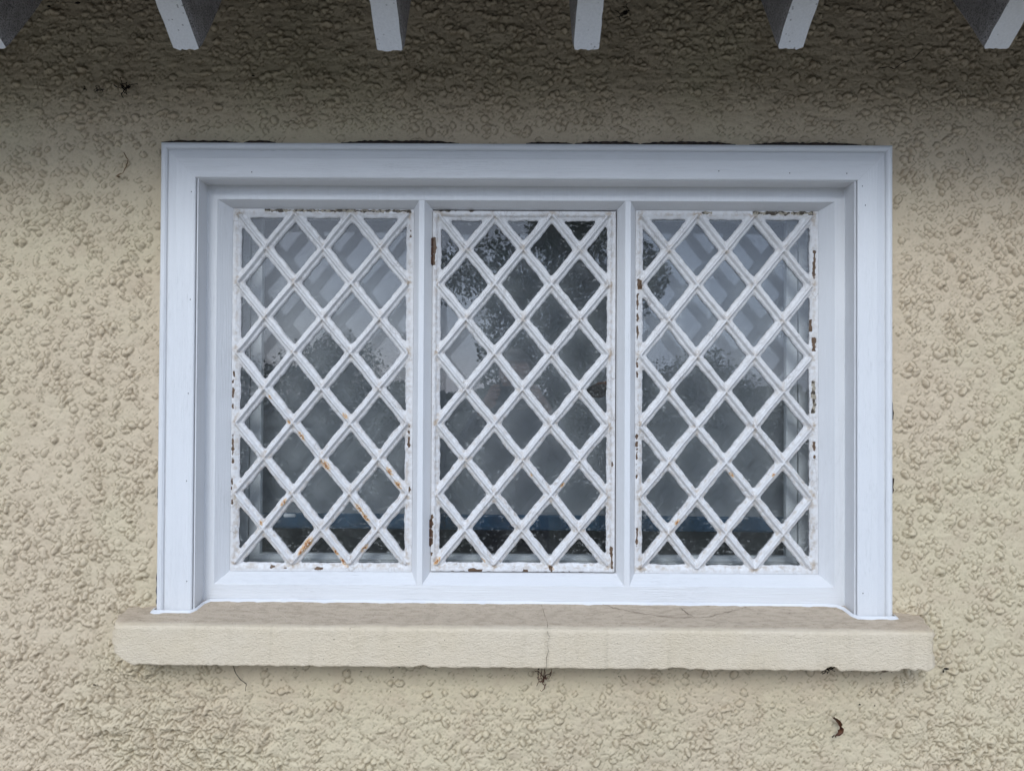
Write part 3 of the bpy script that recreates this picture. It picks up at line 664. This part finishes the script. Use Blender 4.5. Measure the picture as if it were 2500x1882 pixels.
for k, (cx, cz) in enumerate([(-.940, 1.0445), (-.6011, 1.0435), (-.2435, 1.0430), (.1020, 1.0480), (.4590, 1.0508), (.8175, 1.0520)]): rafter(cx, cz, k + 1)
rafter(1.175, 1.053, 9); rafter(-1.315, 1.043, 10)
def slab(name, s0, s1, d0, d1, x0, x1, mat):
    o = Vector((0, -.236, 1.048)); V = []
    for x in (x0, x1):
        for (s, d) in ((s0, d0), (s1, d0), (s1, d1), (s0, d1)): p = o + er * s + ee * d; V.append((x, p.y, p.z))
    return mesh(name, V, [(0, 1, 2, 3), (7, 6, 5, 4), (0, 4, 5, 1), (1, 5, 6, 2), (2, 6, 7, 3), (3, 7, 4, 0)], mat, roof)
slab('boarding', -.02, 1.1, .1353, .155, -4, 4, W_BOARD)
slab('tiles', -.05, 1.1, .158, .185, -4, 4, W_TILE)
mb = MB(); gy, gzc, gr = -.425, 1.162, .050; V = []; F = []
for i in range(13):
    a = math.pi + math.pi * i / 12
    for (x, r_) in ((-4, gr), (4, gr), (4, gr - .003), (-4, gr - .003)): V.append((x, gy + r_ * math.cos(a), gzc + r_ * math.sin(a)))
    if i: b = 4 * i; F += [(b - 4, b - 3, b + 1, b), (b - 2, b - 1, b + 3, b + 2)]
mb.add(V, F); mb.build('gutter', W_GUT, roof)

# ------------------------------------------------------------------ leaf, cobweb dirt and fibres caught on the wall
def leaf():
    o = empty('dead_leaf', (.640, -.010, -.226), 'curled reddish brown dead leaf stuck to the wall below the right end of the sill', 'leaf')
    cen = [(-.017, .024), (-.010, .022), (-.002, .014), (.003, .004), (.006, -.004), (.010, -.012), (.009, -.021), (.001, -.027), (-.008, -.030), (-.012, -.033)]
    cen = [(a * .68, b * .66) for a, b in cen]
    wd = [.001, .0035, .0052, .0050, .0022, .0062, .0085, .0060, .0022, .0010]; wd = [q * .72 for q in wd]
    rr = random.Random(4); V = []; F = []
    n = 7
    for i, ((a, b), w_) in enumerate(zip(cen, wd)):
        p0 = cen[max(0, i - 1)]; p1 = cen[min(len(cen) - 1, i + 1)]; tx, tz = p1[0] - p0[0], p1[1] - p0[1]; L = math.hypot(tx, tz); nx_, nz_ = -tz / L, tx / L
        for k in range(n):
            f = k / (n - 1) * 2 - 1; j = w_ * .16 * rr.uniform(-1, 1)
            V.append((.640 + a + nx_ * w_ * f + nx_ * j, -.012 - .004 * math.sin(i * .8) - .005 * f * f * (1 if i % 2 else .6) + .0015 * rr.uniform(-1, 1), -.226 + b + nz_ * w_ * f + nz_ * j))
        if i:
            for k in range(n - 1): q = (i - 1) * n + k; F.append((q, q + 1, q + n + 1, q + n))
    bl_ = mesh('blade', V, F, W_BROWN, o, True)
    sm = bl_.modifiers.new('thick', 'SOLIDIFY'); sm.thickness = .0006
    mb = MB(); mb.tube([(.633, -.012, -.2455), (.630, -.013, -.248), (.6275, -.013, -.2505)], [.0009, .0011, .0015], 6); mb.build('stalk', W_BLACK, o)
leaf()
def tangle(name, x, z, size, label, cat, seed, mat, n=7, y=-.008, blobs=2, stretch=(1, 1)):
    """a knot of fibres and crumbs caught on the render"""
    rr = random.Random(seed); mb = MB()
    for k in range(n):
        p = [x + rr.uniform(-.25, .25) * size * stretch[0], y - rr.uniform(0, .003), z + rr.uniform(-.25, .25) * size * stretch[1]]; pts = [tuple(p)]; a = rr.uniform(0, 6.28)
        for i in range(rr.randint(3, 6)):
            a += rr.uniform(-1, 1); p = [p[0] + math.cos(a) * size * .16 * stretch[0], y - rr.uniform(0, .004), p[2] + math.sin(a) * size * .16 * stretch[1]]; pts.append(tuple(p))
        mb.tube(pts, [rr.uniform(.0003, .0011) for _ in pts], 5)
    for k in range(blobs):
        c = Vector((x + rr.uniform(-.2, .2) * size * stretch[0], y, z + rr.uniform(-.2, .2) * size * stretch[1])); r_ = size * rr.uniform(.10, .2)
        bm = bmesh.new(); bmesh.ops.create_icosphere(bm, subdivisions=2, radius=r_)
        for v in bm.verts: v.co = Vector((v.co.x * stretch[0], v.co.y * .4, v.co.z * stretch[1])) * rr.uniform(.55, 1.25) + c
        bm.verts.index_update(); mb.add([v.co[:] for v in bm.verts], [[v.index for v in f.verts] for f in bm.faces]); bm.free()
    return setp(mb.build(name, mat), label, cat)
tangle('cobweb_clump', -.8268, 1.0678, .022, 'black spidery cobweb clump on the wall between the two leftmost rafters', 'cobweb', 1, W_BLACK, 12, -.008, 3)
tangle('dirt_clump', -.8850, 1.0645, .020, 'bent black dirt clump hanging left of the black spidery cobweb clump', 'dirt', 2, W_BLACK, 6, -.008, 2, (1, .6))
tangle('dirt_clump', -.9110, 1.0690, .016, 'thin upright black dirt streak left of the bent dirt clump', 'dirt', 3, W_BLACK, 5, -.008, 2, (.3, 1))
tangle('cobweb_clump', .6010, -.0985, .022, 'black cobweb clump hanging from the broken sill edge above the dead leaf', 'cobweb', 5, W_BLACK, 10, -.052, 4, (1, .5))
tangle('insect_husk', .0290, -.1010, .020, 'black pointed husk tucked under the sill left of the dangling brown web', 'husk', 6, W_BLACK, 3, -.045, 3, (.6, 1))
tangle('dangling_web', .0420, -.1400, .033, 'brown knotted web of debris dangling below the crack in the sill', 'cobweb', 7, W_BROWN, 12, -.012, 2, (.55, 1.3))
tangle('web_tangle', .2000, 1.2290, .026, 'dark bent cobweb strand on the wall right of the middle white rafter end', 'cobweb', 8, W_BLACK, 7, -.008, 1)
def strand(name, pts, r, label, mat, seed, cat='fibre'):
    rr = random.Random(seed); P = []
    for a, b in zip(pts[:-1], pts[1:]):
        for i in range(4): f = i / 4; P.append((a[0] + (b[0] - a[0]) * f + rr.uniform(-.0006, .0006), -.0075 - rr.uniform(0, .002), a[1] + (b[1] - a[1]) * f + rr.uniform(-.0006, .0006)))
    P.append((pts[-1][0], -.008, pts[-1][1]))
    mb = MB(); mb.tube(P, [r * rr.uniform(.5, 1.2) for _ in P], 5); return setp(mb.build(name, mat), label, cat)
strand('dry_root', [(-.829, .936), (-.8215, .922), (-.824, .908), (-.832, .893), (-.8445, .888), (-.838, .884)], .0012, 'curved brown dry root fibre on the wall left of the window top corner', W_TWIG, 1)
strand('cobweb_thread', [(-.5998, -.102), (-.588, -.132), (-.5782, -.1434), (-.567, -.152), (-.5685, -.1660)], .0007, 'dark cobweb thread under the left half of the sill', W_BLACK, 2, 'cobweb')
strand('cobweb_thread', [(.7249, 1.1173), (.744, 1.1195), (.757, 1.115), (.772, 1.128), (.795, 1.136), (.8156, 1.1561)], .0009, 'long dark wandering cobweb thread below the rightmost rafters', W_BLACK, 3, 'cobweb')
strand('dirt_streak', [(.715, -.1060), (.735, -.1185), (.748, -.1150), (.768, -.0985)], .0021, 'hooked dark dirt streak under the right end of the sill', W_CRACK, 4, 'dirt')
# crumbs of dirt sprinkled over the render
def crumbs():
    rr = random.Random(12); mb = MB()
    spots = [(rr.uniform(-.55, .78), -.098 - abs(rr.gauss(0, .022)), .0011) for _ in range(70)]
    spots += [(rr.uniform(-1.05, 1.0), rr.uniform(-.32, 1.24), .0010) for _ in range(90)]
    spots += [(.6351, -.2135, .0018), (.0836, -.2548, .0022), (.3181, -.2674, .0016), (.7178, -.1894, .0016), (.6871, -.1872, .0018), (.71, -.155, .0018), (.712, -.162, .0018), (-.267, -.1376, .0022), (-.7133, -.1916, .0018), (-.5656, 1.0977, .0028), (-.842, .8875, .0035), (.9105, .93, .003), (-.93, 1.248, .004), (-.99, 1.24, .005), (.864, -.113, .005), (.858, -.118, .004), (-.8802, -.1572, .003)]
    for (x, z, s) in spots:
        if -.755 < x < .755 and -.02 < z < .965: continue
        bm = bmesh.new(); bmesh.ops.create_icosphere(bm, subdivisions=1, radius=s * rr.uniform(.6, 1.3)); a = rr.uniform(.5, 1.8)
        for v in bm.verts: v.co = Vector((v.co.x * a, v.co.y * .8, v.co.z / a)) * rr.uniform(.6, 1.3) + Vector((x, -.0055, z))
        bm.verts.index_update(); mb.add([v.co[:] for v in bm.verts], [[v.index for v in f.verts] for f in bm.faces]); bm.free()
    setp(mb.build('dirt_crumbs', W_BLACK), 'tiny dark crumbs of dirt sprinkled over the cream roughcast wall', 'dirt', kind='stuff')
crumbs()

# ------------------------------------------------------------------ the garden behind the camera (seen only as reflections in the panes)
mb = MB(); mb.add([(-400, -400, -1.1), (400, -400, -1.1), (400, 6, -1.1), (-400, 6, -1.1)], [(0, 1, 2, 3)])
setp(mb.build('ground', W_LAWN), kind='structure')
mb = MB(); mb.box(-8, 8, -4.2, -.02, -1.2, -1.06)
setp(mb.build('paving', W_PATIO), kind='structure')
def tree(x, y, h, wd, seed, label, n=2600, leaf_s=.16):
    t = empty('garden_tree', (x, y, -1.1), label, 'tree', 'trees across the garden'); rr = random.Random(seed)
    mb = MB(); mb.tube([(x, y, -1.1), (x + .05, y, -1.1 + h * .3), (x - .05, y + .05, -1.1 + h * .6)], [.03 * h, .02 * h, .008 * h], 8)
    for k in range(6):
        a = rr.uniform(0, 6.28); z0 = -1.1 + h * rr.uniform(.25, .55); mb.tube([(x, y, z0), (x + wd * .35 * math.cos(a), y + wd * .35 * math.sin(a), z0 + h * .15)], [.01 * h, .004 * h], 5)
    mb.build('trunk', W_BARK, t)
    mb = MB(); cl = [(rr.gauss(0, .30) * wd, rr.gauss(0, .30) * wd, h * (.10 + .84 * rr.random()), wd * rr.uniform(.20, .36)) for _ in range(34)]
    for k in range(n):
        c = rr.choice(cl); d = Vector((rr.gauss(0, 1), rr.gauss(0, 1), rr.gauss(0, .8))).normalized() * c[3] * rr.random() ** .4
        f = max(.25, 1 - max(0, (c[2] / h - .6)) * 1.6)
        p = Vector((x + c[0] * f, y + c[1] * f, -1.1 + c[2])) + d; s = leaf_s * rr.uniform(.5, 1.2)
        a = Vector((rr.gauss(0, 1), rr.gauss(0, 1), rr.gauss(0, 1))).normalized() * s; b = a.cross(Vector((rr.gauss(0, 1), rr.gauss(0, 1), rr.gauss(0, 1)))).normalized() * s * .6
        mb.add([p - a, p + b, p + a, p - b], [(0, 1, 2, 3)])
    mb.build('crown', W_LEAF, t)
tree(.9, -15.5, 7.4, 3.2, 1, 'tall dark garden tree mirrored in the opening middle casement', 34000, .065)
tree(-9, -34, 4.0, 4, 2, 'low bushy garden tree mirrored at the foot of the left lattice light', 11000, .10)
tree(9.5, -36, 3.3, 4, 3, 'small rounded garden tree mirrored at the foot of the right lattice light', 11000, .10)
def hedge():
    rr = random.Random(5); mb = MB()
    for k in range(14000):
        x = rr.uniform(-70, 70); top = 2.6 + .7 * math.sin(x * .21) + .5 * math.sin(x * .57 + 1); p = Vector((x, -62 + rr.uniform(-1, 1), -1.1 + rr.random() * top)); s = .28
        a = Vector((rr.gauss(0, 1), rr.gauss(0, 1), rr.gauss(0, 1))).normalized() * s; b = a.cross(Vector((rr.gauss(0, 1), rr.gauss(0, 1), rr.gauss(0, 1)))).normalized() * s * .7
        mb.add([p - a, p + b, p + a, p - b], [(0, 1, 2, 3)])
    setp(mb.build('hedgerow', W_LEAF), 'dark hedgerow along the far end of the garden mirrored in the panes', 'hedge', kind='stuff')
hedge()

# ------------------------------------------------------------------ the photographer (seen only as a faint reflection in the middle casement)
W_COAT = m_plain('grey_anorak_cloth', (.12, .12, .125), (.09, .09, .095), 40, .85, .001)
W_JEAN = m_plain('dark_denim', (.035, .045, .07), (.025, .03, .05), 60, .9, .001)
W_SKIN = m_plain('skin', (.55, .33, .24), (.50, .29, .21), 40, .5, .0005)
W_HAIR = m_plain('brown_hair', (.06, .04, .025), (.04, .025, .015), 120, .6, .001)
def person():
    vs = []; es = []; rd = []
    def v(x, y, h, r, par=None):
        vs.append((x - .02, y, h - 1.1)); rd.append(r); i = len(vs) - 1
        if par is not None: es.append((par, i))
        return i
    pel = v(0, -2.0, .95, .145); wa = v(0, -2.0, 1.12, .125, pel); ch = v(0, -2.0, 1.32, .145, wa); nb_ = v(0, -1.99, 1.46, .085, ch); nk = v(0, -1.97, 1.525, .055, nb_)
    ja = v(0, -1.955, 1.58, .062, nk); hd = v(0, -1.96, 1.655, .082, ja); tp = v(0, -1.965, 1.725, .060, hd); no = v(0, -1.872, 1.632, .012, hd)
    for sx in (-1, 1):
        v(sx * .080, -1.965, 1.645, .012, hd)
        hip = v(sx * .10, -2.0, .88, .095, pel); kn = v(sx * .115, -1.98, .50, .062, hip); an = v(sx * .12, -2.0, .10, .042, kn); ft = v(sx * .13, -1.90, .045, .040, an); v(sx * .135, -1.82, .035, .032, ft)
        sh = v(sx * .175, -1.99, 1.42, .070, ch); el = v(sx * .245, -1.80, 1.24, .048, sh); wr = v(sx * .135, -1.605, 1.475, .031, el); pm = v(sx * .110, -1.565, 1.515, .026, wr)
        for k, (dz, ln) in enumerate(((.028, .034), (.010, .038), (-.008, .035), (-.024, .028))):
            k1 = v(sx * .100, -1.553 + .004 * k, 1.545 + dz * .9, .0092, pm); k2 = v(sx * (.100 - ln * .35), -1.524, 1.548 + dz, .0085, k1); v(sx * (.098 - ln), -1.523, 1.549 + dz * .95, .0075, k2)
        t1 = v(sx * .090, -1.560, 1.500, .0105, pm); v(sx * .066, -1.549, 1.528, .0090, t1)
    me = bpy.data.meshes.new('person'); me.from_pydata(vs, es, []); o = bpy.data.objects.new('person', me); COL.objects.link(o)
    bpy.context.view_layer.objects.active = o
    sk = o.modifiers.new('skin', 'SKIN'); sk.use_smooth_shade = True
    for i, d in enumerate(me.skin_vertices[0].data): d.radius = (rd[i], rd[i]); d.use_root = (i == 0)
    sb = o.modifiers.new('sub', 'SUBSURF'); sb.levels = 2; sb.render_levels = 2
    dg = bpy.context.evaluated_depsgraph_get(); dg.update(); m2 = bpy.data.meshes.new_from_object(o.evaluated_get(dg))
    o.modifiers.clear(); o.data = m2; bpy.data.meshes.remove(me)
    m2.materials.clear()
    for m in (W_COAT, W_JEAN, W_SKIN, W_HAIR): m2.materials.append(m)
    for p in m2.polygons:
        h = p.center.z + 1.1; y = p.center.y; p.use_smooth = True
        p.material_index = 2 if (h > 1.52 and y < -1.7) or (y > -1.60) else (1 if h < .93 else 0)
    setp(o, 'person in a grey coat holding up a phone, mirrored in the middle casement', 'person')
    bm = bmesh.new(); bmesh.ops.create_uvsphere(bm, u_segments=20, v_segments=12, radius=1)
    for q in bm.verts: q.co = Vector((q.co.x * .088 - .02, q.co.y * .098 - 1.978, max(q.co.z, -.25 + .6 * (q.co.y > .1)) * .092 + 1.672 - 1.1))
    bm.verts.index_update(); mesh('hair', [q.co[:] for q in bm.verts], [[q.index for q in f.verts] for f in bm.faces], W_HAIR, o, True); bm.free()
    mb = MB(); mb.box(-.1000, .0560, -1.5370, -1.5290, .402, .476, .003); setp(mb.build('phone', W_GUT), 'black phone held sideways in both hands of the mirrored person', 'phone')
person()
